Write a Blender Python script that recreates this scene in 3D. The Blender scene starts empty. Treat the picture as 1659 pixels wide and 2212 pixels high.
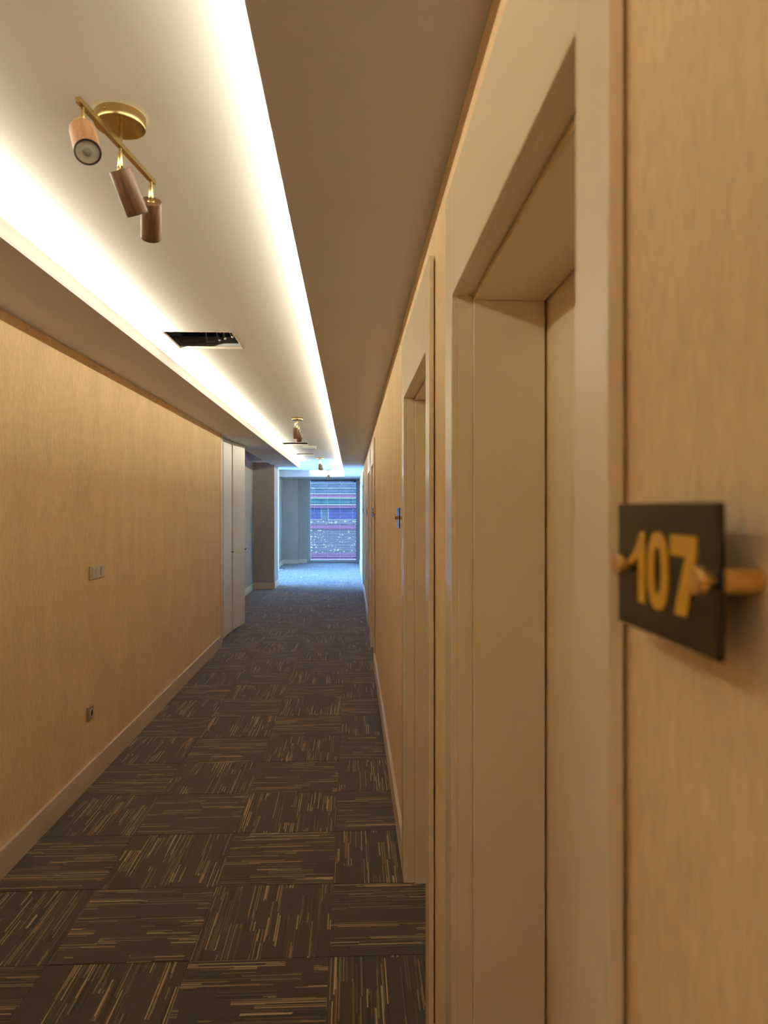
import bpy, bmesh, math, random
from mathutils import Vector, Matrix
random.seed(7)
scene = bpy.context.scene
COL = scene.collection

# ------------------------------------------------------------------ camera
CAM_H = 1.62
cam_d = bpy.data.cameras.new('camera')
cam = bpy.data.objects.new('camera', cam_d); COL.objects.link(cam)
cam.location = (0, 0, CAM_H)
cam.rotation_euler = (math.radians(90), 0, -math.atan(70.0 / 1530.0))
cam_d.sensor_fit = 'VERTICAL'; cam_d.sensor_height = 36.0; cam_d.sensor_width = 27.0
cam_d.lens = 36.0 * 1530.0 / 2212.0
cam_d.shift_y = -7.5 / 2212.0
cam_d.clip_start = 0.02; cam_d.clip_end = 300
cam_d.dof.use_dof = True; cam_d.dof.focus_distance = 4.5; cam_d.dof.aperture_fstop = 4.8
scene.camera = cam

# ------------------------------------------------------------------ sky and exposure
SKY = (0.18, 0.42, 1.0); SKY_STRENGTH = 37.0
LED_COLOR = (1.0, 0.915, 0.70); LED_STRENGTH = 1650.0
w = bpy.data.worlds.new('sky'); scene.world = w; w.use_nodes = True
bg = w.node_tree.nodes['Background']
bg.inputs[0].default_value = (*SKY, 1); bg.inputs[1].default_value = SKY_STRENGTH
vs = scene.view_settings
vs.view_transform = 'Standard'; vs.look = 'None'; vs.gamma = 1.0; vs.use_curve_mapping = False
vs.exposure = 0.0
scene.cycles.max_bounces = 14; scene.cycles.diffuse_bounces = 10

# ------------------------------------------------------------------ dimensions (metres)
XL, XR = -1.541, 0.2425          # wall faces
ZS = 2.4975                      # soffit underside
ZC = 2.66                        # raised ceiling
LIPL, LIPR = -1.1334, -0.1857    # inner faces of the cove lips
LIPZ = 2.566
YB = -3.0                        # end of corridor behind the camera
Y_SOF = 15.55                    # left soffit ends
Y_BULK = 19.6                    # end of the raised recess
Y_END = 21.3
ZTOP = 3.2
XF = 0.2245                      # casing / baseboard front on right wall
PERIOD = 6.7
DOORS = []
for k in range(3):
    o = PERIOD * k
    DOORS.append((0.611 + o, 0.702 + o, 1.585 + o, 1.690 + o))
    DOORS.append((2.047 + o, 2.143 + o, 3.057 + o, 3.162 + o))

# ------------------------------------------------------------------ materials
def nodes_of(name):
    m = bpy.data.materials.new(name); m.use_nodes = True
    nt = m.node_tree
    return m, nt, nt.nodes['Principled BSDF']
def N(nt, t, **kw):
    n = nt.nodes.new(t)
    for k, v in kw.items(): setattr(n, k, v)
    return n
def math_n(nt, op, a, b=None, c=None):
    n = N(nt, 'ShaderNodeMath', operation=op)
    for i, v in enumerate((a, b, c)):
        if v is None: continue
        if isinstance(v, (int, float)): n.inputs[i].default_value = v
        else: nt.links.new(v, n.inputs[i])
    return n.outputs[0]
def mixc(nt, f, a, b):
    n = N(nt, 'ShaderNodeMix', data_type='RGBA')
    for i, v in ((0, f), (6, a), (7, b)):
        if isinstance(v, (int, float)): n.inputs[i].default_value = v
        elif isinstance(v, tuple): n.inputs[i].default_value = (*v, 1) if len(v) == 3 else v
        else: nt.links.new(v, n.inputs[i])
    return n.outputs[2]
def coords(nt, scale=(1, 1, 1), kind='Object'):
    tc = N(nt, 'ShaderNodeTexCoord'); mp = N(nt, 'ShaderNodeMapping')
    mp.inputs['Scale'].default_value = scale
    nt.links.new(tc.outputs[kind], mp.inputs['Vector'])
    return mp.outputs[0]
def noise(nt, vec, scale, detail=3, rough=0.5):
    n = N(nt, 'ShaderNodeTexNoise'); n.inputs['Scale'].default_value = scale
    n.inputs['Detail'].default_value = detail; n.inputs['Roughness'].default_value = rough
    nt.links.new(vec, n.inputs['Vector'])
    return n.outputs['Fac']
def bump(nt, p, h, strength, dist=0.01):
    b = N(nt, 'ShaderNodeBump'); b.inputs['Strength'].default_value = strength
    b.inputs['Distance'].default_value = dist
    nt.links.new(h, b.inputs['Height']); nt.links.new(b.outputs[0], p.inputs['Normal'])
def rng(nt, v, a, b, c=0.0, d=1.0):
    n = N(nt, 'ShaderNodeMapRange'); n.clamp = True
    for i, x in enumerate((a, b, c, d)): n.inputs[i + 1].default_value = x
    nt.links.new(v, n.inputs[0]); return n.outputs[0]

def paint(name, col, rough=0.5, var=0.06, bstr=0.05, scale=90, spec=0.5):
    m, nt, p = nodes_of(name)
    v = coords(nt)
    f = noise(nt, v, 3.0, 4)
    c2 = tuple(x * (1 - var) for x in col); c1 = tuple(min(1, x * (1 + var)) for x in col)
    nt.links.new(mixc(nt, f, c2, c1), p.inputs['Base Color'])
    p.inputs['Roughness'].default_value = rough
    p.inputs['Specular IOR Level'].default_value = spec
    bump(nt, p, noise(nt, v, scale, 2), bstr, 0.002)
    return m
def metal(name, col, rough=0.3, stretch=(1, 1, 40)):
    m, nt, p = nodes_of(name)
    p.inputs['Metallic'].default_value = 1.0
    v = coords(nt, stretch)
    f = noise(nt, v, 20, 2)
    nt.links.new(mixc(nt, f, tuple(x * .8 for x in col), col), p.inputs['Base Color'])
    nt.links.new(rng(nt, f, 0, 1, rough * .8, rough * 1.25), p.inputs['Roughness'])
    return m
def wallpaper(name, col):
    m, nt, p = nodes_of(name)
    fib = noise(nt, coords(nt, (1, 1, 0.11)), 330, 3, 0.65)
    fib2 = noise(nt, coords(nt, (1, 1, 0.22)), 75, 3, 0.6)
    blot = noise(nt, coords(nt, (1, 1, 0.4)), 5, 4, 0.6)
    a = mixc(nt, rng(nt, fib, .28, .72), tuple(x * .74 for x in col), tuple(min(1, x * 1.24) for x in col))
    b = mixc(nt, rng(nt, fib2, .3, .7), tuple(x * .88 for x in col), tuple(min(1, x * 1.11) for x in col))
    c = mixc(nt, 0.45, a, b)
    hs = N(nt, 'ShaderNodeHueSaturation'); nt.links.new(c, hs.inputs['Color'])
    nt.links.new(rng(nt, blot, .3, .7, .93, 1.06), hs.inputs['Value'])
    nt.links.new(hs.outputs[0], p.inputs['Base Color'])
    p.inputs['Roughness'].default_value = 0.75
    p.inputs['Specular IOR Level'].default_value = 0.25
    bump(nt, p, fib, 0.15, 0.002)
    return m
def wood(name, dark, light):
    m, nt, p = nodes_of(name)
    oi = N(nt, 'ShaderNodeObjectInfo')
    tc = N(nt, 'ShaderNodeTexCoord'); mp = N(nt, 'ShaderNodeMapping')
    mp.inputs['Scale'].default_value = (1, 1, 0.12)
    cmb = N(nt, 'ShaderNodeCombineXYZ')
    nt.links.new(math_n(nt, 'MULTIPLY', oi.outputs['Random'], 5), cmb.inputs[0])
    nt.links.new(tc.outputs['Object'], mp.inputs['Vector']); nt.links.new(cmb.outputs[0], mp.inputs['Location'])
    v = mp.outputs[0]
    g = noise(nt, v, 110, 4, .6); g2 = noise(nt, v, 420, 2)
    c = mixc(nt, rng(nt, g, .32, .7), dark, light)
    c = mixc(nt, rng(nt, g2, .55, .75, 0, .6), c, tuple(x * .45 for x in dark))
    nt.links.new(c, p.inputs['Base Color'])
    p.inputs['Roughness'].default_value = 0.5
    bump(nt, p, g2, 0.2, 0.001)
    return m
def carpet(name):
    m, nt, p = nodes_of(name)
    tc = N(nt, 'ShaderNodeTexCoord'); sp = N(nt, 'ShaderNodeSeparateXYZ')
    nt.links.new(tc.outputs['Object'], sp.inputs[0])
    oi = N(nt, 'ShaderNodeObjectInfo'); r = oi.outputs['Random']
    X = math_n(nt, 'ADD', sp.outputs[0], 3.0); Y = math_n(nt, 'ADD', sp.outputs[1], 3.0)
    def white(a, b, c):
        cb = N(nt, 'ShaderNodeCombineXYZ')
        for i, q in enumerate((a, b, c)):
            if isinstance(q, (int, float)): cb.inputs[i].default_value = q
            else: nt.links.new(q, cb.inputs[i])
        wn = N(nt, 'ShaderNodeTexWhiteNoise', noise_dimensions='3D')
        nt.links.new(cb.outputs[0], wn.inputs['Vector']); return wn.outputs['Value']
    rs = math_n(nt, 'MULTIPLY', r, 91.0)
    ix = math_n(nt, 'FLOOR', math_n(nt, 'MULTIPLY', X, 225.0))
    r1 = white(ix, 3.5, rs)
    iy = math_n(nt, 'FLOOR', math_n(nt, 'ADD', math_n(nt, 'MULTIPLY', Y, 4.2), math_n(nt, 'MULTIPLY', r1, 13.0)))
    v = white(ix, iy, rs)
    bx = math_n(nt, 'FLOOR', math_n(nt, 'MULTIPLY', X, 24.0))
    r2 = white(bx, 8.5, rs)
    by = math_n(nt, 'FLOOR', math_n(nt, 'ADD', math_n(nt, 'MULTIPLY', Y, 5.0), math_n(nt, 'MULTIPLY', r2, 9.0)))
    blk = white(bx, by, math_n(nt, 'ADD', rs, 7.3))
    act = math_n(nt, 'GREATER_THAN', blk, 0.36)
    ramp = N(nt, 'ShaderNodeValToRGB'); cr = ramp.color_ramp; cr.interpolation = 'CONSTANT'
    stops = [(0, (.036, .022, .013)), (.30, (.012, .007, .004)), (.44, (.052, .033, .018)),
             (.60, (.105, .072, .036)), (.74, (.045, .029, .017)), (.80, (.22, .16, .078)), (.92, (.42, .315, .16))]
    cr.elements[0].position = 0; cr.elements[0].color = (*stops[0][1], 1)
    cr.elements[1].position = stops[1][0]; cr.elements[1].color = (*stops[1][1], 1)
    for pos, c in stops[2:]:
        e = cr.elements.new(pos); e.color = (*c, 1)
    nt.links.new(v, ramp.inputs[0])
    vv = tc.outputs['Object']
    pile = noise(nt, vv, 330, 2, .6)
    base = mixc(nt, rng(nt, pile, .3, .7), (.020, .011, .007), (.058, .037, .024))
    col = mixc(nt, act, base, ramp.outputs[0])
    hs = N(nt, 'ShaderNodeHueSaturation'); nt.links.new(col, hs.inputs['Color'])
    nt.links.new(rng(nt, pile, .3, .7, .72, 1.25), hs.inputs['Value'])
    nt.links.new(hs.outputs[0], p.inputs['Base Color'])
    p.inputs['Roughness'].default_value = 0.95
    p.inputs['Specular IOR Level'].default_value = 0.1
    p.inputs['Sheen Weight'].default_value = 0.35; p.inputs['Sheen Roughness'].default_value = 0.5
    bump(nt, p, math_n(nt, 'ADD', pile, math_n(nt, 'MULTIPLY', v, .4)), 0.5, 0.004)
    return m
def glass(name):
    m = bpy.data.materials.new(name); m.use_nodes = True; nt = m.node_tree
    nt.nodes.remove(nt.nodes['Principled BSDF']); out = nt.nodes['Material Output']
    t = N(nt, 'ShaderNodeBsdfTransparent'); t.inputs[0].default_value = (.93, .97, .98, 1)
    g = N(nt, 'ShaderNodeBsdfGlossy'); g.inputs['Roughness'].default_value = 0.02
    fr = N(nt, 'ShaderNodeFresnel'); fr.inputs[0].default_value = 1.4
    mx = N(nt, 'ShaderNodeMixShader')
    nt.links.new(fr.outputs[0], mx.inputs[0]); nt.links.new(t.outputs[0], mx.inputs[1]); nt.links.new(g.outputs[0], mx.inputs[2])
    nt.links.new(mx.outputs[0], out.inputs['Surface'])
    return m
def emitter(name, col, s):
    m, nt, p = nodes_of(name)
    p.inputs['Base Color'].default_value = (.8, .8, .7, 1)
    p.inputs['Emission Color'].default_value = (*col, 1); p.inputs['Emission Strength'].default_value = s
    return m
def lattice(name):
    m, nt, p = nodes_of(name)
    vo = N(nt, 'ShaderNodeTexVoronoi'); vo.inputs['Scale'].default_value = 9.0
    nt.links.new(coords(nt), vo.inputs['Vector'])
    big = noise(nt, coords(nt), 0.9, 2)
    f = math_n(nt, 'MULTIPLY', rng(nt, vo.outputs['Distance'], .26, .3, 1, 0), rng(nt, big, .48, .52))
    nt.links.new(mixc(nt, f, (0.0932, 0.0576, 0.0437), (0.3422, 0.2333, 0.1400)), p.inputs['Base Color'])
    p.inputs['Roughness'].default_value = .95; p.inputs['Specular IOR Level'].default_value = .03
    return m

M = dict(
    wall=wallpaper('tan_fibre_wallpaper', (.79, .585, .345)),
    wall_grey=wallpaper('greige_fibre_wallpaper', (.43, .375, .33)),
    ceil=paint('white_ceiling_paint', (.84, .83, .81), .8, .02, .06, 140, .2),
    soffit=paint('soffit_paint', (.72, .725, .76), .8, .02, .06, 140, .2),
    greige=paint('greige_door_paint', (.84, .715, .51), .27, .03, .02, 200),
    brownedge=paint('taupe_casing_paint', (.47, .36, .25), .42, .03, .03, 200),
    white=paint('white_cabinet_paint', (.80, .78, .76), .45, .02, .02),
    base=paint('baseboard_paint', (.66, .55, .42), .45, .03, .02),
    plaster=paint('pale_plaster', (.62, .60, .58), .7, .04, .1),
    dark=paint('dark_void', (.02, .02, .022), .8, .2, .05),
    gypsum=paint('cut_gypsum_edge', (.72, .64, .50), .9, .1, .4),
    bareboard=paint('bare_grey_board', (.36, .34, .31), .9, .1, .1),
    black=paint('black_sign_acrylic', (.008, .006, .004), .12, .1, .0, 90, .32),
    gold=paint('gold_lettering', (.62, .33, .01), .4, .05, .02),
    brass=metal('brushed_brass', (.62, .46, .20), .20),
    goldm=metal('gold_standoff_metal', (.85, .55, .18), .35),
    steel=metal('galvanised_steel', (.55, .55, .56), .4, (1, 1, 1)),
    wood=wood('walnut_turned_wood', (.060, .027, .012), (.15, .070, .032)),
    wood_lit=wood('lit_walnut_turned_wood', (.24, .115, .052), (.38, .20, .095)),  # same walnut, lightened: light on the first spot put into its colour
    lens=paint('frosted_lamp_lens', (.50, .49, .43), .3, .1, .05, 60),
    bulb=paint('unlit_bulb', (.27, .25, .21), .3, .1, .0),
    ring=paint('black_lamp_rim', (.02, .017, .014), .4, .1, .0),
    plastic=paint('pale_plastic', (.56, .50, .43), .4, .03, .0),
    whitep=paint('white_plastic', (.75, .74, .70), .4, .03, .0),
    socket=paint('beige_socket_plastic', (.42, .32, .20), .4, .03, .0),
    blackp=paint('black_plastic', (.02, .02, .022), .4, .1, .0),
    duct=paint('brightened_duct', (.62, .61, .60), .45, .1, .1),  # metal pipes coloured pale, standing in for light missing in the plenum
    cable=paint('grey_cable', (.55, .52, .46), .5, .1, .0),
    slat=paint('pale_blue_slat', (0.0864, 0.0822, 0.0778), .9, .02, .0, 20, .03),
    alu=paint('aluminium_window_frame', (.45, .47, .48), .4, .03, .0),
    carpet=carpet('striped_brown_carpet'),
    glass=glass('clear_window_glass'),
    led=emitter('warm_led_tape', LED_COLOR, LED_STRENGTH),
    facade=paint('facade_render', (.075, .062, .055), .95, .12, .1, 20, .03),
    fred=paint('facade_red_band', (.13, .045, .045), .95, .1, .1, 20, .03),
    fwhite=paint('facade_white_trim', (.17, .125, .085), .95, .1, .1, 20, .03),
    fglass=paint('facade_dark_glazing', (.050, .034, .050), .9, .2, .0, 20, .03),
    fteal=paint('facade_teal_glazing', (.055, .075, .055), .9, .3, .0, 20, .03),
    flat=lattice('facade_perforated_screen'),
    ground=paint('asphalt', (.06, .055, .05), .9, .2, .2, 30),
)

# ------------------------------------------------------------------ mesh helpers
class MB:
    def __init__(s): s.bm = bmesh.new()
    def box(s, x0, x1, y0, y1, z0, z1, bev=0.0, mi=0):
        r = bmesh.ops.create_cube(s.bm, size=1.0)
        vs_ = r['verts']
        for v in vs_:
            v.co = Vector(((x0 + x1) / 2 + v.co.x * (x1 - x0), (y0 + y1) / 2 + v.co.y * (y1 - y0), (z0 + z1) / 2 + v.co.z * (z1 - z0)))
        if bev > 0:
            es = list({e for v in vs_ for e in v.link_edges})
            bmesh.ops.bevel(s.bm, geom=es, offset=bev, segments=1, affect='EDGES')
        return s
    def lathe(s, prof, origin=(0, 0, 0), axis=(0, 0, 1), seg=24, cap=True):
        a = Vector(axis).normalized(); q = Vector((0, 0, 1)).rotation_difference(a)
        rings = []
        for r, h in prof:
            ring = []
            for i in range(seg):
                t = 2 * math.pi * i / seg
                ring.append(s.bm.verts.new(Vector(origin) + q @ Vector((r * math.cos(t), r * math.sin(t), h))))
            rings.append(ring)
        for k in range(len(rings) - 1):
            for i in range(seg):
                j = (i + 1) % seg
                s.bm.faces.new((rings[k][i], rings[k][j], rings[k + 1][j], rings[k + 1][i]))
        if cap:
            s.bm.faces.new(list(reversed(rings[0]))); s.bm.faces.new(rings[-1])
        return s
    def tube(s, pts, r, seg=8):
        pts = [Vector(p) for p in pts]; rings = []
        for i, p in enumerate(pts):
            d = (pts[min(i + 1, len(pts) - 1)] - pts[max(i - 1, 0)]).normalized()
            q = Vector((0, 0, 1)).rotation_difference(d)
            rings.append([s.bm.verts.new(p + q @ Vector((r * math.cos(2 * math.pi * k / seg), r * math.sin(2 * math.pi * k / seg), 0))) for k in range(seg)])
        for k in range(len(rings) - 1):
            for i in range(seg):
                j = (i + 1) % seg
                s.bm.faces.new((rings[k][i], rings[k][j], rings[k + 1][j], rings[k + 1][i]))
        s.bm.faces.new(list(reversed(rings[0]))); s.bm.faces.new(rings[-1])
        return s
    def prism(s, pts3, vec, holes=None):
        """extrude a polygon (list of 3D points) along vec"""
        vec = Vector(vec)
        a = [s.bm.verts.new(Vector(p)) for p in pts3]; b = [s.bm.verts.new(Vector(p) + vec) for p in pts3]
        n = len(a)
        s.bm.faces.new(a); s.bm.faces.new(list(reversed(b)))
        for i in range(n):
            j = (i + 1) % n
            s.bm.faces.new((a[j], a[i], b[i], b[j]))
        return s
    def ringprism(s, outer, inner, vec):
        vec = Vector(vec); n = len(outer)
        A = [s.bm.verts.new(Vector(p)) for p in outer]; B = [s.bm.verts.new(Vector(p)) for p in inner]
        A2 = [s.bm.verts.new(Vector(p) + vec) for p in outer]; B2 = [s.bm.verts.new(Vector(p) + vec) for p in inner]
        for i in range(n):
            j = (i + 1) % n
            s.bm.faces.new((A[i], A[j], B[j], B[i])); s.bm.faces.new((A2[j], A2[i], B2[i], B2[j]))
            s.bm.faces.new((A[j], A[i], A2[i], A2[j])); s.bm.faces.new((B[i], B[j], B2[j], B2[i]))
        return s
    def build(s, name, mat, parent=None, smooth=False, loc=None, rot=None):
        bmesh.ops.recalc_face_normals(s.bm, faces=s.bm.faces)
        me = bpy.data.meshes.new(name); s.bm.to_mesh(me); s.bm.free()
        me.materials.append(M[mat])
        if smooth:
            for p in me.polygons: p.use_smooth = True
            try: me.set_sharp_from_angle(angle=math.radians(40))
            except Exception: pass
        return link(name, me, parent, loc, rot)
def link(name, me, parent=None, loc=None, rot=None):
    o = bpy.data.objects.new(name, me); COL.objects.link(o)
    if parent is not None: o.parent = parent
    if loc is not None: o.location = loc
    if rot is not None: o.rotation_euler = rot
    return o
def tag(o, label=None, cat=None, group=None, kind=None):
    if label: o['label'] = label
    if cat: o['category'] = cat
    if group: o['group'] = group
    if kind: o['kind'] = kind
    return o
def thing(name, label, cat, loc=(0, 0, 0), rz=0.0, group=None, kind=None):
    o = bpy.data.objects.new(name, None); COL.objects.link(o)
    o.location = loc; o.rotation_euler = (0, 0, rz); o.empty_display_size = .05
    return tag(o, label, cat, group, kind)
def copy_tree(o, parent=None):
    c = o.copy(); COL.objects.link(c); c.parent = parent
    for ch in list(o.children): copy_tree(ch, c)
    return c

# ------------------------------------------------------------------ floor: slab with carpet tiles
fl = MB().box(-2.62, .62, YB, 21.6, -.15, -.009).build('floor', 'carpet')
tag(fl, 'corridor floor laid with striped brown carpet tiles', 'floor', kind='structure')
def tile_mesh():
    b = MB().box(-.2493, .2493, -.2493, .2493, -.0088, 0, 0)
    es = [e for e in b.bm.edges if all(v.co.z > -.001 for v in e.verts)]
    bmesh.ops.bevel(b.bm, geom=es, offset=.0012, segments=1, affect='EDGES')
    o = b.build('carpet_tile', 'carpet', fl)
    return o
t0 = tile_mesh(); first = True
for ci, cx in enumerate((-2.33, -1.83, -1.33, -.83, -.33, .17)):
    for k in range(-4, 37):
        cy = 3.316 + .5 * k
        if ci < 2 and cy < 9.7: continue
        o = t0 if first else t0.copy()
        if not first: COL.objects.link(o); o.parent = fl
        first = False
        o.location = (cx + random.uniform(-.0008, .0008), cy + random.uniform(-.0008, .0008), random.uniform(-.0012, 0))
        # row 2.566..3.066 (k=-1), column -0.58..-0.08 (ci=4) runs along the corridor
        lengthwise = ((ci + k) % 2) == 1
        o.rotation_euler = (0, 0, (0 if lengthwise else math.pi / 2) + (math.pi if random.random() < .5 else 0))

# ------------------------------------------------------------------ ceiling
HOLES = [(-1.115, -.705, 4.215, 4.655), (-1.105, -.70, 11.22, 11.64), (-1.06, -.725, 13.45, 13.83)]
XCL, XCR = -1.34, .02            # cove cavity back faces
cb = MB(); y = YB
for (hx0, hx1, hy0, hy1) in HOLES:
    cb.box(XCL, XCR, y, hy0, ZC, ZC + .0125)
    cb.box(XCL, hx0, hy0, hy1, ZC, ZC + .0125); cb.box(hx1, XCR, hy0, hy1, ZC, ZC + .0125)
    y = hy1
cb.box(XCL, XCR, y, Y_SOF, ZC, ZC + .0125)
cb.box(-2.62, XCR, Y_SOF, Y_BULK + .22, ZC, ZC + .0125)
ceil = cb.build('ceiling', 'ceil')
tag(ceil, 'raised white ceiling panel running down the middle of the corridor', 'ceiling', kind='structure')
# soffits (lowered side strips)
ys = (YB, 9.98, 14.33, Y_SOF)
s_ = MB().box(XL - .08, LIPL, YB, 8.4, ZS, ZS + .0125).box(-2.1, LIPL, 8.4, 9.98, ZS, ZS + .0125)
s_.box(-1.593, LIPL, 9.98, 14.33, ZS, ZS + .0125).box(-1.60, LIPL, 14.33, Y_SOF, ZS, ZS + .0125)
s_.box(-1.605, -1.593, 9.98, 14.33, ZS, 2.78)
s_.box(XCL - .3, LIPL, Y_SOF - .0125, Y_SOF, ZS, ZC)
s_.build('soffit', 'soffit', ceil)
MB().box(LIPR, XR + .05, YB, Y_END + .1, ZS, ZS + .0125).build('soffit', 'soffit', ceil)
s_ = MB().box(-2.62, LIPR, Y_BULK, Y_END + .1, ZS, ZS + .0125)
s_.build('soffit', 'soffit', ceil)
MB().box(-2.62, LIPL, Y_BULK, Y_BULK + .012, ZS + .0125, ZC).build('bulkhead', 'soffit', ceil)
# cove lips
MB().box(LIPL - .0125, LIPL, YB, Y_SOF - .0125, ZS + .0125, LIPZ).build('cove_lip', 'ceil', ceil)
MB().box(LIPR, LIPR + .0125, YB, Y_BULK + .0125, ZS + .0125, LIPZ).build('cove_lip', 'ceil', ceil)
MB().box(LIPL, LIPR, Y_BULK, Y_BULK + .0125, ZS + .0125, LIPZ).build('cove_lip', 'ceil', ceil)
# unseen grey board liner added in the cove to cut the ceiling halo
for (x0, x1, y1) in ((XCL, LIPL - .0130, Y_SOF - .014), (LIPR + .0130, XCR, Y_BULK + .19)):
    MB().box(x0 + .0005, x1, YB, y1, ZS + .0130, ZS + .0150).build('spill_liner', 'bareboard', ceil)
# cavity backs
MB().box(XCL - .0125, XCL, YB, Y_SOF - .013, ZS + .0125, ZC + .0125).build('cove_back', 'bareboard', ceil)
MB().box(XCR, XCR + .0125, YB, Y_BULK + .22, ZS + .0125, ZC + .0125).build('cove_back', 'bareboard', ceil)
MB().box(LIPL - .0125, XCR, Y_BULK + .2, Y_BULK + .2125, ZS + .0125, ZC).build('cove_back', 'ceil', ceil)
MB().box(LIPL - .0125, LIPL - .0005, Y_BULK + .013, Y_BULK + .2, ZS + .0125, ZC).build('cove_back', 'ceil', ceil)
# alcove ceiling and its downstand beam
MB().box(-2.05, -1.605, 9.98, 13.72, 2.76, 2.775).build('alcove_ceiling', 'soffit', ceil)
MB().box(-2.05, -1.593, 13.72, 14.33, 2.54, 2.78).build('downstand_beam', 'soffit', ceil)
# slab above everything, coloured near-black for plenum darkness, shuts out the sky
pl = MB().box(-2.8, .8, YB - .1, 21.7, ZTOP, ZTOP + .2).build('ceiling_slab', 'dark')
tag(pl, 'slab above the suspended ceiling, near-black to stand for plenum darkness', 'slab', kind='structure')

# ragged gypsum edges of the access openings
for i, (x0, x1, y0, y1) in enumerate(HOLES):
    g = MB(); n = 26
    for side in range(4):
        for j in range(n):
            t0_, t1_ = j / n, (j + 1) / n
            e = random.uniform(.001, .0045); zz = ZC - random.uniform(.0005, .002)
            if side == 0: g.box(x0, x0 + e, y0 + (y1 - y0) * t0_, y0 + (y1 - y0) * t1_, zz, ZC + .012)
            elif side == 1: g.box(x1 - e, x1, y0 + (y1 - y0) * t0_, y0 + (y1 - y0) * t1_, zz, ZC + .012)
            elif side == 2: g.box(x0 + (x1 - x0) * t0_, x0 + (x1 - x0) * t1_, y0, y0 + e, zz, ZC + .012)
            else: g.box(x0 + (x1 - x0) * t0_, x0 + (x1 - x0) * t1_, y1 - e, y1 + .001, zz, ZC + .014)
    o = g.build('hatch_edge', 'gypsum', ceil)

# ducts and cables inside the nearest opening
duct_labels = ['larger grey duct crossing above the nearest ceiling opening', 'thin grey pipe crossing above the nearest ceiling opening']
for (yy, zz, r, lab) in ((4.98, 2.775, .042, duct_labels[0]), (4.84, 2.726, .014, duct_labels[1])):
    d = MB().lathe([(r, -1.45), (r, .15)], (-.3, yy, zz), (1, 0, 0), 20).build('air_duct' if r > .03 else 'service_pipe', 'duct', smooth=True)
    tag(d, lab, 'pipe')
for i, (xa, sag, lab) in enumerate(((-1.0, .16, 'thin grey cable loop hanging at the left inside the ceiling opening'), (-.955, .15, 'second grey cable loop inside the ceiling opening'),
                               (-.885, .17, 'pale grey cable hanging in the middle of the ceiling opening'), (-.87, .20, 'rightmost pale cable slanting down in the ceiling opening'))):
    pts = [(xa + .09 * t * (1 if i % 2 else .6), 4.70 + .05 * math.sin(t * 3), ZTOP - (ZTOP - 2.715 - .012 * i) * math.sin(t * math.pi / 2) ) for t in [k / 12 for k in range(13)]]
    tag(MB().tube(pts, .006 if i < 2 else .008, 6).build('ceiling_cable', 'cable', smooth=True), lab, 'cable')

# ------------------------------------------------------------------ LED tapes in the cove
LEDZ = 2.622
def led(name, x0, y0, x1, y1, nrm, label):
    """segmented emissive tape, quads facing nrm"""
    bm = bmesh.new(); a = Vector((x0, y0, LEDZ)); b = Vector((x1, y1, LEDZ)); d = (b - a); L = d.length; d.normalize()
    n = max(1, int(L / .25)); nrm = Vector(nrm).normalized(); side = d.cross(nrm) * .006
    for i in range(n):
        p = a + d * (L * i / n); q = a + d * (L * (i + 1) / n - .002)
        f = bm.faces.new([bm.verts.new(c) for c in (p - side, q - side, q + side, p + side)])
        f.normal_update()
        if f.normal.dot(nrm) < 0: f.normal_flip()
    me = bpy.data.meshes.new(name); bm.to_mesh(me); bm.free(); me.materials.append(M['led'])
    r = thing(name, label, 'light strip')
    link('led_tape', me, r)
    e = side.normalized() * .008 if side.length else side
    MB().box(min(x0, x1) - abs(e.x), max(x0, x1) + abs(e.x), min(y0, y1) - abs(e.y), max(y0, y1) + abs(e.y), ZS + .0155, LEDZ - .0012).build('led_channel', 'alu', r)
    return r
led('led_strip', -1.235, YB + .05, -1.235, Y_SOF - .1, (0, 0, 1), 'warm LED strip glowing behind the left cove lip')
led('led_strip', -.080, YB + .05, -.080, Y_BULK - .02, (0, 0, 1), 'warm LED strip glowing behind the right cove lip')
led('led_strip', LIPL + .03, Y_BULK + .1, LIPR - .03, Y_BULK + .1, (0, 0, 1), 'short warm LED strip glowing at the far end of the ceiling recess')

# ------------------------------------------------------------------ walls
wl = MB().box(XL - .25, XL, YB, 8.40, .0005, ZTOP).build('wall_left', 'wall')
tag(wl, 'long left corridor wall covered in tan fibre wallpaper', 'wall', kind='structure')
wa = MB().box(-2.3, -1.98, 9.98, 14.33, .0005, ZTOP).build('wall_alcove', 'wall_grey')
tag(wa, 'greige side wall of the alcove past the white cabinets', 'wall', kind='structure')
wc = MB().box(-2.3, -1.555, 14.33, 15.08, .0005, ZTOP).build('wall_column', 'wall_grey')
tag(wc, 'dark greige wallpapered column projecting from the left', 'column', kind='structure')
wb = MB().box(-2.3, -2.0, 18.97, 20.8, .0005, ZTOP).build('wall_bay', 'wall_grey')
tag(wb, 'short side wall beyond the added glazed bay near the far window', 'wall', kind='structure')
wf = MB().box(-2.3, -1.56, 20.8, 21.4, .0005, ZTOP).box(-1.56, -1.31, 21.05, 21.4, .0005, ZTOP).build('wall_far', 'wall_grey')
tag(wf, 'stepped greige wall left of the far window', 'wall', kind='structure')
wh = MB().box(-1.31, .62, 21.2, 21.42, ZS + .013, ZTOP).build('wall_window_head', 'plaster')
tag(wh, 'wall strip above the far window', 'wall', kind='structure')
wk = MB().box(XL, XR, YB - .1, YB, .0005, ZTOP).build('wall_back', 'wall')
tag(wk, 'corridor end wall behind the viewer', 'wall', kind='structure')
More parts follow.
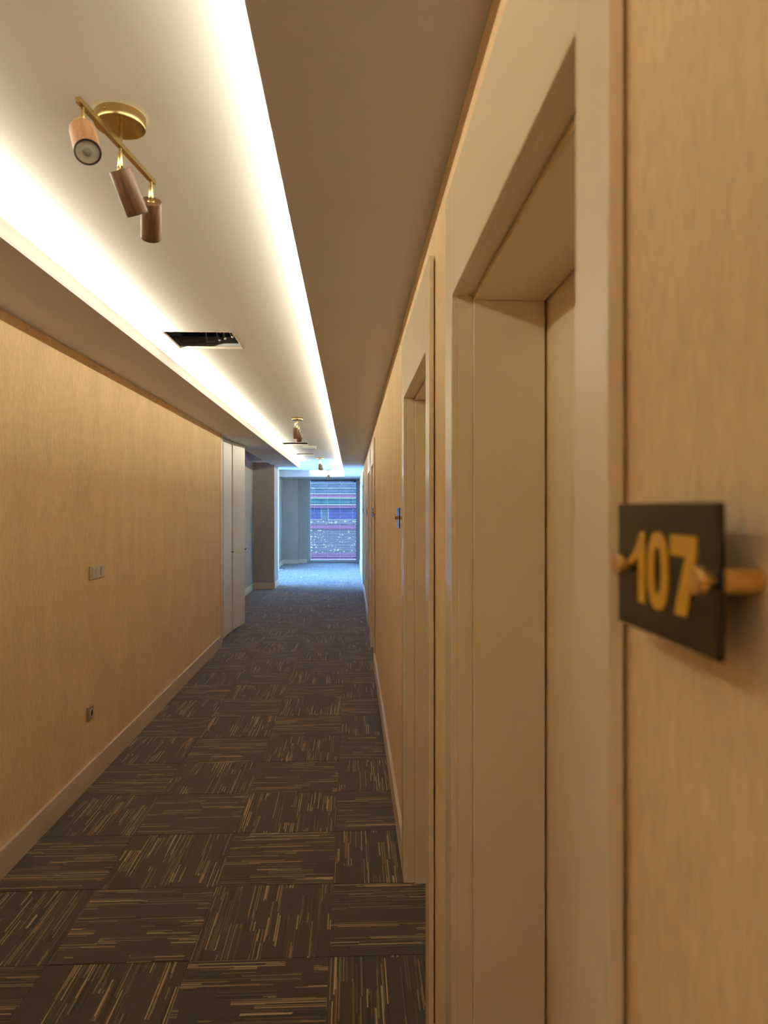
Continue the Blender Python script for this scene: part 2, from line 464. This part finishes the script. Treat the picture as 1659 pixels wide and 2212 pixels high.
# right wall with door niches
wr = MB(); y = YB
for (a, b, c, d) in DOORS:
    wr.box(XR, .50, y, b - .012, .0005, ZTOP)
    wr.box(XR, .50, b - .012, c + .012, 2.112, ZTOP); y = c + .012
wr.box(XR, .50, y, 21.42, .0005, ZTOP)
wr.box(.50, .62, YB, 21.42, .0005, ZTOP)
wro = wr.build('wall_right', 'wall'); tag(wro, 'right corridor wall of tan fibre wallpaper with room doors', 'wall', kind='structure')
# white corner casing of the left opening
tr = MB().box(-2.0, -1.93, 18.90, 18.968, .0005, ZC, .004).build('trim_1', 'white')
tag(tr, 'white corner trim at the near edge of the short side wall', 'trim', kind='structure')

# baseboards
def base_box(b, x0, x1, y0, y1): b.box(x0, x1, y0, y1, .0005, .13, .002)
b = MB(); base_box(b, XL + .0005, XL + .0175, YB, 8.38)
tag(b.build('baseboard_left', 'base'), 'beige baseboard along the left wall', 'baseboard', kind='structure')
b = MB(); y = YB
for (a, _, _, d) in DOORS:
    if a - y > .02: base_box(b, XF - .0005, XR - .0005, y, a - .003)
    y = d + .003
base_box(b, XF - .0005, XR - .0005, y, 21.2)
tag(b.build('baseboard_right', 'base'), 'beige baseboard between the doors of the right wall', 'baseboard', kind='structure')
b = MB(); base_box(b, -1.9795, -1.963, 10.0, 14.312); base_box(b, -1.963, -1.5385, 14.3125, 14.3295); base_box(b, -1.5545, -1.538, 14.33, 15.08)
tag(b.build('baseboard_alcove', 'base'), 'baseboard around the alcove and the column', 'baseboard', kind='structure')
b = MB(); base_box(b, -1.9995, -1.983, 18.972, 20.78); base_box(b, -1.983, -1.543, 20.7825, 20.7995); base_box(b, -1.5595, -1.543, 20.8, 21.032); base_box(b, -1.543, -1.312, 21.0325, 21.0495)
tag(b.build('baseboard_far', 'base'), 'baseboard below the stepped wall beside the far window', 'baseboard', kind='structure')

# ------------------------------------------------------------------ room doors on the right
order = ['nearest', 'second', 'third', 'fourth', 'fifth', 'sixth']
for i, (a, b_, c, d) in enumerate(DOORS):
    r = thing('door_%d' % (i + 1), '%s room door with wide greige casing on the right wall' % order[i], 'door', (XR, (a + d) / 2, 0), kind='structure')
    ox, oy = XR, (a + d) / 2
    def B(x0, x1, y0, y1, z0, z1, bev, name, mat='greige'):
        return MB().box(x0 - ox, x1 - ox, y0 - oy, y1 - oy, z0, z1, bev).build(name, mat, r)
    back = XR - .004
    B(XF, back, a, b_, .001, 2.355, .0012, 'casing_jamb')
    B(XF, back, c, d, .001, 2.355, .0012, 'casing_jamb')
    B(XF, back, b_ + .0004, c - .0004, 2.098, 2.355, .0012, 'casing_head')
    # door frame lining, outer step
    B(back, .272, b_ - .0115, b_, .001, 2.1, .0008, 'frame_lining'); B(back, .272, c, c + .0115, .001, 2.1, .0008, 'frame_lining')
    B(back, .272, b_ - .0115, c + .0115, 2.1, 2.1115, .0008, 'frame_lining')
    # inner step, standing proud
    B(.2725, .434, b_ - .0115, b_ + .012, .001, 2.0865, .0012, 'door_stop'); B(.2725, .434, c - .012, c + .0115, .001, 2.0865, .0012, 'door_stop')
    B(.2725, .434, b_ - .0115, c + .0115, 2.087, 2.1115, .0012, 'door_stop')
    B(.4395, .478, b_ - .004, c + .004, .008, 2.100, .0015, 'door_leaf')

# ------------------------------------------------------------------ number plates
def digit_pts(ch):
    if ch == '1': return [(.030, 0), (.030, .0525), (.0215, .0525), (.017, .046), (.008, .036), (0, .0315), (0, .0245), (.009, .028), (.0175, .0345), (.0175, 0)]
    if ch == '7': return [(0, .052), (.036, .052), (.036, .041), (.0225, .0), (.0060, 0), (.0215, .0385), (0, .0385)]
def superell(cx, cy, rx, ry, n=2.5, seg=40):
    out = []
    for i in range(seg):
        t = 2 * math.pi * i / seg; c, s = math.cos(t), math.sin(t)
        out.append((cx + rx * math.copysign(abs(c) ** (2 / n), c), cy + ry * math.copysign(abs(s) ** (2 / n), s)))
    return out
def sign(y0, y1, label, pegs, digits=None):
    """plate parallel to the right wall, from y0 (near) to y1 (far)"""
    yc = (y0 + y1) / 2; zc = 1.577
    r = thing('number_plate', label, 'door sign', (XR, yc, zc), group='black door number plates on the right wall')
    xf = .2140 - XR; xb = .2180 - XR
    pl_ = MB().box(xf, xb, y0 - yc, y1 - yc, -.0468, .0468, .0004).build('plate', 'black', r)
    for py in pegs:
        p = py - yc
        so = MB().lathe([(.0078, 0), (.0078, xb + .0001 - 0)], (0, p, 0), (1, 0, 0), 20)
        so = so.build('standoff', 'goldm', r, smooth=True)
        MB().lathe([(.0042, xf + .0), (.0042, xf - .0035), (.0085, xf - .0065), (.0085, xf - .0100), (.0078, xf - .0108)], (0, p, 0), (1, 0, 0), 20).build('cap', 'goldm', so, smooth=True)
    if digits:
        for ch, yl in digits:
            m = MB()
            P = lambda u, v: (xf - .0009, yl - u - yc, v + 1.5505 - zc)
            if ch == '0':
                o_ = superell(.0165, .026, .0165, .0272); i_ = superell(.0165, .026, .0056, .0165)
                m.ringprism([P(*q) for q in o_], [P(*q) for q in i_], (.0009, 0, 0))
            else:
                m.prism([P(*q) for q in digit_pts(ch)], (.0009, 0, 0))
            tag(m.build('digit', 'gold', r), 'gold numeral %s' % ch)
    return r
sign(.404, .560, 'black plate reading 107 in gold on gold standoffs, beside the nearest door', (.4115, .536), (('1', .5365), ('0', .502), ('7', .4655)))
for i, nm in ((1, 'second'), (2, 'third'), (3, 'fourth'), (4, 'fifth')):
    a, b_, c, d = DOORS[i]
    if i % 2: y0 = d + .022; lab = 'dark number plate on standoffs just past the %s door' % nm
    else: y0 = a - .051 - .156; lab = 'dark number plate on standoffs just before the %s door' % nm
    sign(y0, y0 + .156, lab, (y0 + .012, y0 + .132))

# ------------------------------------------------------------------ track lights
def track_light(loc, rz, aims, label, lit_first=True):
    r = thing('track_light', label, 'spotlight', loc, rz, 'brass track lights with wooden spots')
    can = MB().lathe([(.064, 0), (.0655, -.002), (.0655, -.029), (.064, -.031), (.002, -.031)], seg=40).build('canopy', 'brass', r, smooth=True)
    MB().lathe([(.0036, 0), (.0036, .002), (.002, .004)], (-.010, -.0650, -.014), (0, -1, 0), 10).build('screw', 'brass', can, smooth=True)
    st = MB().lathe([(.0052, -.031), (.0052, -.046), (.0068, -.047), (.0068, -.072)], seg=16).build('stem', 'brass', r, smooth=True)
    MB().box(-.0072, .0072, -.213, .213, -.086, -.072, .0008).build('bar', 'brass', r)
    for k, (yy, aim) in enumerate(zip((-.193, 0, .193), aims)):
        a = Vector(aim).normalized()
        piv = Vector((0, yy, -.086 - .056))
        body_q = Vector((0, 0, -1)).rotation_difference(a)
        sp = MB().lathe([(.0285, 0), (.0300, -.0015), (.0300, -.1115), (.0290, -.113), (.0262, -.113), (.0262, -.104)], seg=36)
        sp = sp.build('spot', 'wood_lit' if (k == 0 and lit_first) else 'wood', r, smooth=True, loc=piv)
        sp.rotation_mode = 'QUATERNION'; sp.rotation_quaternion = body_q
        MB().lathe([(.0262, -.1125), (.0300, -.1135), (.0298, -.1150), (.0262, -.1145)], seg=36, cap=False).build('rim', 'ring', sp, smooth=True)
        MB().lathe([(.0262, -.1105), (.018, -.1085), (.010, -.1095), (.004, -.1115), (.0005, -.1118)], seg=36).build('lens', 'lens', sp, smooth=True)
        MB().lathe([(.0095, -.1120), (.0095, -.1126), (.006, -.1138), (.001, -.1142)], seg=24).build('bulb', 'bulb', sp, smooth=True)
        MB().lathe([(.011, .0001), (.010, .002), (.005, .003), (.0045, .009)], seg=16).build('swivel', 'brass', sp, smooth=True)
        j = MB().lathe([(.0052, -.086), (.0052, -.1005), (.0066, -.101), (.0066, -.134), (.0055, -.136)], (0, yy, 0), seg=16)
        j.build('joint', 'brass', r, smooth=True)
    return r
track_light((-.612, 1.905, ZC), -math.atan2(.060, .425), [(.42, -.56, -.765), (.19, .53, -.87), (-.30, .70, -.71)],
            'nearest brass ceiling track light with three wooden spots, one facing the viewer')
track_light((-.622, 8.15, ZC), math.radians(-2), [(.03, .25, -.97), (.28, .2, -.9), (-.03, .35, -.95)], 'second brass ceiling track light, just before a ceiling opening', False)
track_light((-.640, 14.53, ZC), math.radians(-1), [(.02, -.1, -1), (.10, .2, -.95), (.22, -.3, -.95)], 'third brass ceiling track light, small and far, before the smoke detector', False)
track_light((-.625, 19.2, ZC), math.radians(3), [(.1, .2, -1), (-.05, -.1, -1), (.05, .2, -1)], 'farthest brass ceiling track light in front of the lit recess end', False)

# emergency light and smoke detector
r = thing('emergency_light', 'white rectangular emergency light on the ceiling past the second track light', 'light', (-.70, 11.87, ZC))
MB().box(-.125, .125, -.06, .06, -.008, 0, .002).build('base_plate', 'whitep', r)
MB().box(-.108, .108, -.05, .05, -.055, -.008, .008).build('diffuser', 'whitep', r)
r = thing('smoke_detector', 'round white smoke detector on the ceiling near the far end', 'smoke detector', (-.636, 17.9, ZC))
MB().lathe([(.062, 0), (.062, -.012), (.05, -.02), (.01, -.02)], seg=28).build('base', 'whitep', r, smooth=True)
MB().lathe([(.044, -.02), (.042, -.036), (.02, -.044), (.002, -.045)], seg=28).build('sensor_dome', 'whitep', r, smooth=True)

# ------------------------------------------------------------------ white shaft cabinets on the left
def cabinet(y0, y1, hinge, ang, width, label, xface):
    yc = (y0 + y1) / 2
    r = thing('wall_cabinet', label, 'cabinet', (-1.60, yc, 0), group='white floor to ceiling cabinets on the left')
    X0, X1 = -2.05 + 1.60, xface - .022 + 1.60; h0, h1 = y0 - yc, y1 - yc; zt = ZS - .006
    bdy = MB()
    bdy.box(X0, X0 + .016, h0, h1, .001, zt); bdy.box(X0 + .016, X1, h0, h0 + .016, .001, zt); bdy.box(X0 + .016, X1, h1 - .016, h1, .001, zt)
    bdy.box(X0 + .016, X1, h0 + .016, h1 - .016, .001, .03); bdy.box(X0 + .016, X1, h0 + .016, h1 - .016, zt - .016, zt)
    bdy.build('body', 'white', r)
    dr = MB().box(-.0195, 0, 0, width, .028, ZS - .012, .0015).build('door', 'white', r, loc=(xface + 1.60, hinge - yc, 0), rot=(0, 0, -ang))
    hp = MB()
    hp.lathe([(.0045, 0), (.0045, .020), (.010, .022), (.012, .028), (.010, .031)], (0, width - .035, 1.06), (1, 0, 0), 12)
    hp.build('handle', 'blackp', dr, smooth=True)
cabinet(8.64, 9.315, 8.80, math.radians(2.0), .49, 'white tall cabinet with black knob, the nearer of the two', -1.575)
cabinet(9.325, 9.96, 9.36, math.radians(7.0), .57, 'white tall cabinet standing slightly ajar, the farther of the two', -1.552)
tr = MB().box(XL - .25, XL + .004, 8.4015, 8.47, .0005, ZS - .001, .002).box(XL - .25, XL - .012, 8.472, 8.635, .0005, ZS - .001, .002).build('trim_2', 'base')
tag(tr, 'beige upright trim between the left wall and the white cabinets', 'trim', kind='structure')

# ------------------------------------------------------------------ switch and socket on the left wall
r = thing('light_switch', 'pale triple light switch on the left wall', 'light switch', (XL, 4.355, 1.239))
MB().box(.0002, .010, -.122, .122, -.040, .040, .002).build('frame', 'plastic', r)
for k in range(3):
    yy = -.074 + .074 * k
    o = MB().box(.010, .0145, yy - .027, yy + .027, -.027, .027, .0015).build('rocker', 'plastic', r)
r = thing('wall_socket', 'small beige wall socket low on the left wall', 'socket', (XL, 4.235, .420))
MB().box(.0002, .014, -.041, .041, -.041, .041, .002).build('frame', 'socket', r)
ins = MB().ringprism([(.014, .027 * math.cos(t), .027 * math.sin(t)) for t in [k * math.pi / 14 for k in range(28)]],
                     [(.014, .0205 * math.cos(t), .0205 * math.sin(t)) for t in [k * math.pi / 14 for k in range(28)]], (.004, 0, 0)).build('socket_rim', 'plastic', r)
MB().lathe([(.0203, .0141), (.0203, .0150)], (0, 0, 0), (1, 0, 0), 24).build('socket_face', 'ring', r)

# ------------------------------------------------------------------ loose cables
tag(MB().tube([(-1.978, 14.2, 1.98), (-1.93, 14.18, 1.99), (-1.88, 14.2, 1.955), (-1.83, 14.22, 1.95)], .006, 6).build('loose_cable', 'cable', smooth=True),
    'short grey cable end sticking out of the alcove corner above head height', 'cable')
tag(MB().tube([(-1.978, 14.1, 1.22), (-1.94, 14.12, 1.18), (-1.945, 14.12, 1.05), (-1.93, 14.13, .82)], .006, 6).build('loose_cable', 'cable', smooth=True),
    'short cable hanging down at waist height in the alcove corner', 'cable')
tag(MB().tube([(-1.86 + .10 * math.cos(t) * (1 - t / 22), 18.6 + .13 * math.sin(t), .008 + t * .0016) for t in [k * .5 for k in range(28)]], .007, 6).build('floor_cable', 'plastic', smooth=True),
    'small coil of pale cable lying on the carpet by the far wall corner', 'cable')

# ------------------------------------------------------------------ far window with venetian blind
WX0, WX1 = -1.31, XR
w1 = thing('window_1', 'tall far window with pale aluminium frame', 'window', ((WX0 + WX1) / 2, 21.28, 0), kind='structure')
cx = (WX0 + WX1) / 2
def W(x0, x1, z0, z1, name, mat='alu', y0=-.035, y1=.035, bev=.003):
    return MB().box(x0 - cx, x1 - cx, y0, y1, z0, z1, bev).build(name, mat, w1)
W(WX0 + .0005, -1.228, .001, ZS - .001, 'frame_stile'); W(.133, WX1 - .0005, .001, ZS - .001, 'frame_stile')
W(-1.2275, .1325, .001, .085, 'frame_rail'); W(-1.2275, .1325, ZS - .03, ZS - .001, 'frame_rail')
W(-1.227, .132, .086, ZS - .031, 'pane', 'glass', .005, .011, 0)
bl = thing('venetian_blind', 'pale horizontal venetian blind hanging in the far window', 'blind', (cx, 21.20, 0))
MB().box(-.675, .675, -.022, .022, 2.435, 2.465, .002).build('headrail', 'slat', bl)
n = 50; zt, zb = 2.415, .165
sl0 = None
for k in range(n):
    z = zt + (zb - zt) * k / (n - 1)
    if sl0 is None:
        m = MB(); wd = .023
        prof = [(-wd, -.0015), (-wd * .5, .0005), (0, .0013), (wd * .5, .0005), (wd, -.0015)]
        top = [m.bm.verts.new((-.672, y_, z_)) for y_, z_ in prof]; top2 = [m.bm.verts.new((.672, y_, z_)) for y_, z_ in prof]
        bo = [m.bm.verts.new((-.672, y_, z_ - .0012)) for y_, z_ in prof]; bo2 = [m.bm.verts.new((.672, y_, z_ - .0012)) for y_, z_ in prof]
        for i in range(4):
            m.bm.faces.new((top[i], top[i + 1], top2[i + 1], top2[i])); m.bm.faces.new((bo[i], bo2[i], bo2[i + 1], bo[i + 1]))
            m.bm.faces.new((top[i], bo[i], bo[i + 1], top[i + 1])); m.bm.faces.new((top2[i], top2[i + 1], bo2[i + 1], bo2[i]))
        m.bm.faces.new((top[0], top2[0], bo2[0], bo[0])); m.bm.faces.new((top[4], bo[4], bo2[4], top2[4]))
        sl0 = m.build('slat', 'slat', bl); o = sl0
    else:
        o = sl0.copy(); COL.objects.link(o); o.parent = bl
    o.location = (0, 0, z); o.rotation_euler = (math.radians(20 + random.uniform(-4, 4)), 0, 0)
MB().box(-.672, .672, -.014, .014, .128, .144, .002).build('bottom_rail', 'slat', bl)
for x in (-.565, -.18, .19, .555):
    MB().tube([(x, -.024, 2.44), (x, -.024, .14)], .0022, 6).build('ladder_cord', 'whitep', bl)
MB().box(.60, .668, -.05, -.023, 2.40, 2.455, .003).build('control_box', 'blackp', bl)
MB().tube([(.585, -.035, 2.40), (.585, -.035, 1.05)], .004, 6).build('tilt_wand', 'alu', bl)

# invented glazed bay, added between column and far side wall for daylight
w2 = thing('added_window', 'added unseen floor to ceiling glazing left of the column, for daylight', 'window', (-2.5, 17.0, 0), kind='structure')
ya, yb = 15.08 - 17.0, 18.97 - 17.0
for y_ in (ya + .03, ya + (yb - ya) / 3, ya + 2 * (yb - ya) / 3, yb - .03):
    MB().box(-.03, .03, y_ - .029, y_ + .029, .001, ZC - .001, .003).build('mullion', 'alu', w2)
for k in range(3):
    p0 = ya + (yb - ya) * k / 3; p1 = ya + (yb - ya) * (k + 1) / 3
    MB().box(-.03, .03, p0 + .06, p1 - .06, .001, .06, .002).build('frame_rail', 'alu', w2)
    MB().box(-.004, .004, p0 + .06, p1 - .06, .061, ZC - .002).build('pane', 'glass', w2)
wz = MB().box(-2.62, -2.3, 14.9, 15.079, .0005, ZTOP).box(-2.62, -2.3, 18.971, 19.2, .0005, ZTOP).box(-2.62, -2.5, 15.08, 18.97, ZC + .013, ZTOP).build('wall_bay_return', 'plaster')
tag(wz, 'plaster returns at both ends of the added glazed bay', 'wall', kind='structure')

# ------------------------------------------------------------------ outside: street and the building across
g = MB().box(-60, 60, 21.7, 90, -4.3, -4.0).build('ground', 'ground'); tag(g, 'asphalt street outside the far window', 'ground', kind='structure')
FY = 36.0
bd = thing('neighbouring_building', 'building with red bands and dark windows seen through the blind, top raised to hide the sky', 'building', (0, FY, -4.0))
def F(x0, x1, z0, z1, name, mat, y0=0.0, y1=.3, bev=0):
    return MB().box(x0, x1, y0, y1, z0 + 4, z1 + 4, bev).build(name, mat, bd)
F(-14, 14, -4, 3.5, 'wall', 'facade', 0, 4)  # top raised to hide the bright sky, low enough to let skylight in
for (z0, z1) in ((2.17, 2.34), (1.66, 1.80)): F(-14, 14, z0, z1, 'red_band', 'fred', -.25, 0)
F(-14, 14, 2.34, 2.38, 'ledge', 'fwhite', -.30, 0); F(-14, 14, 1.80, 1.84, 'ledge', 'fwhite', -.30, 0); F(-14, 14, 2.13, 2.17, 'ledge', 'fwhite', -.28, 0)
F(-14, 14, .58, .80, 'red_band', 'fred', -.2, 0); F(-14, 14, -1.1, -.62, 'red_band', 'fred', -.4, 0)
for (x0, x1) in ((-4.6, -3.2), (-2.95, -1.55), (-1.15, .25), (.38, 1.8), (2.0, 3.4)):
    wn = F(x0 - .05, x1 + .05, 1.02, 1.66, 'window', 'fwhite', -.06, 0); MB().box(x0, x1, -.075, -.06, 1.07 + 4, 1.66 + 4).build('pane', 'fglass', wn)
for k in range(8):
    x0 = -6 + 1.5 * k
    F(x0, x0 + 1.42, 1.86, 2.12, 'upper_pane', 'fteal', -.04, 0)
F(-14, 14, -.60, .56, 'perforated_screen', 'flat', -.12, -.05); F(-14, 14, .81, 1.0, 'perforated_screen', 'flat', -.12, -.05)
for k, z in enumerate((2.62, 2.86, 3.05)): F(-14, 14, z, z + .05, 'ledge', 'fwhite', -.1, 0)  # ledges on the raised top that covers the sky
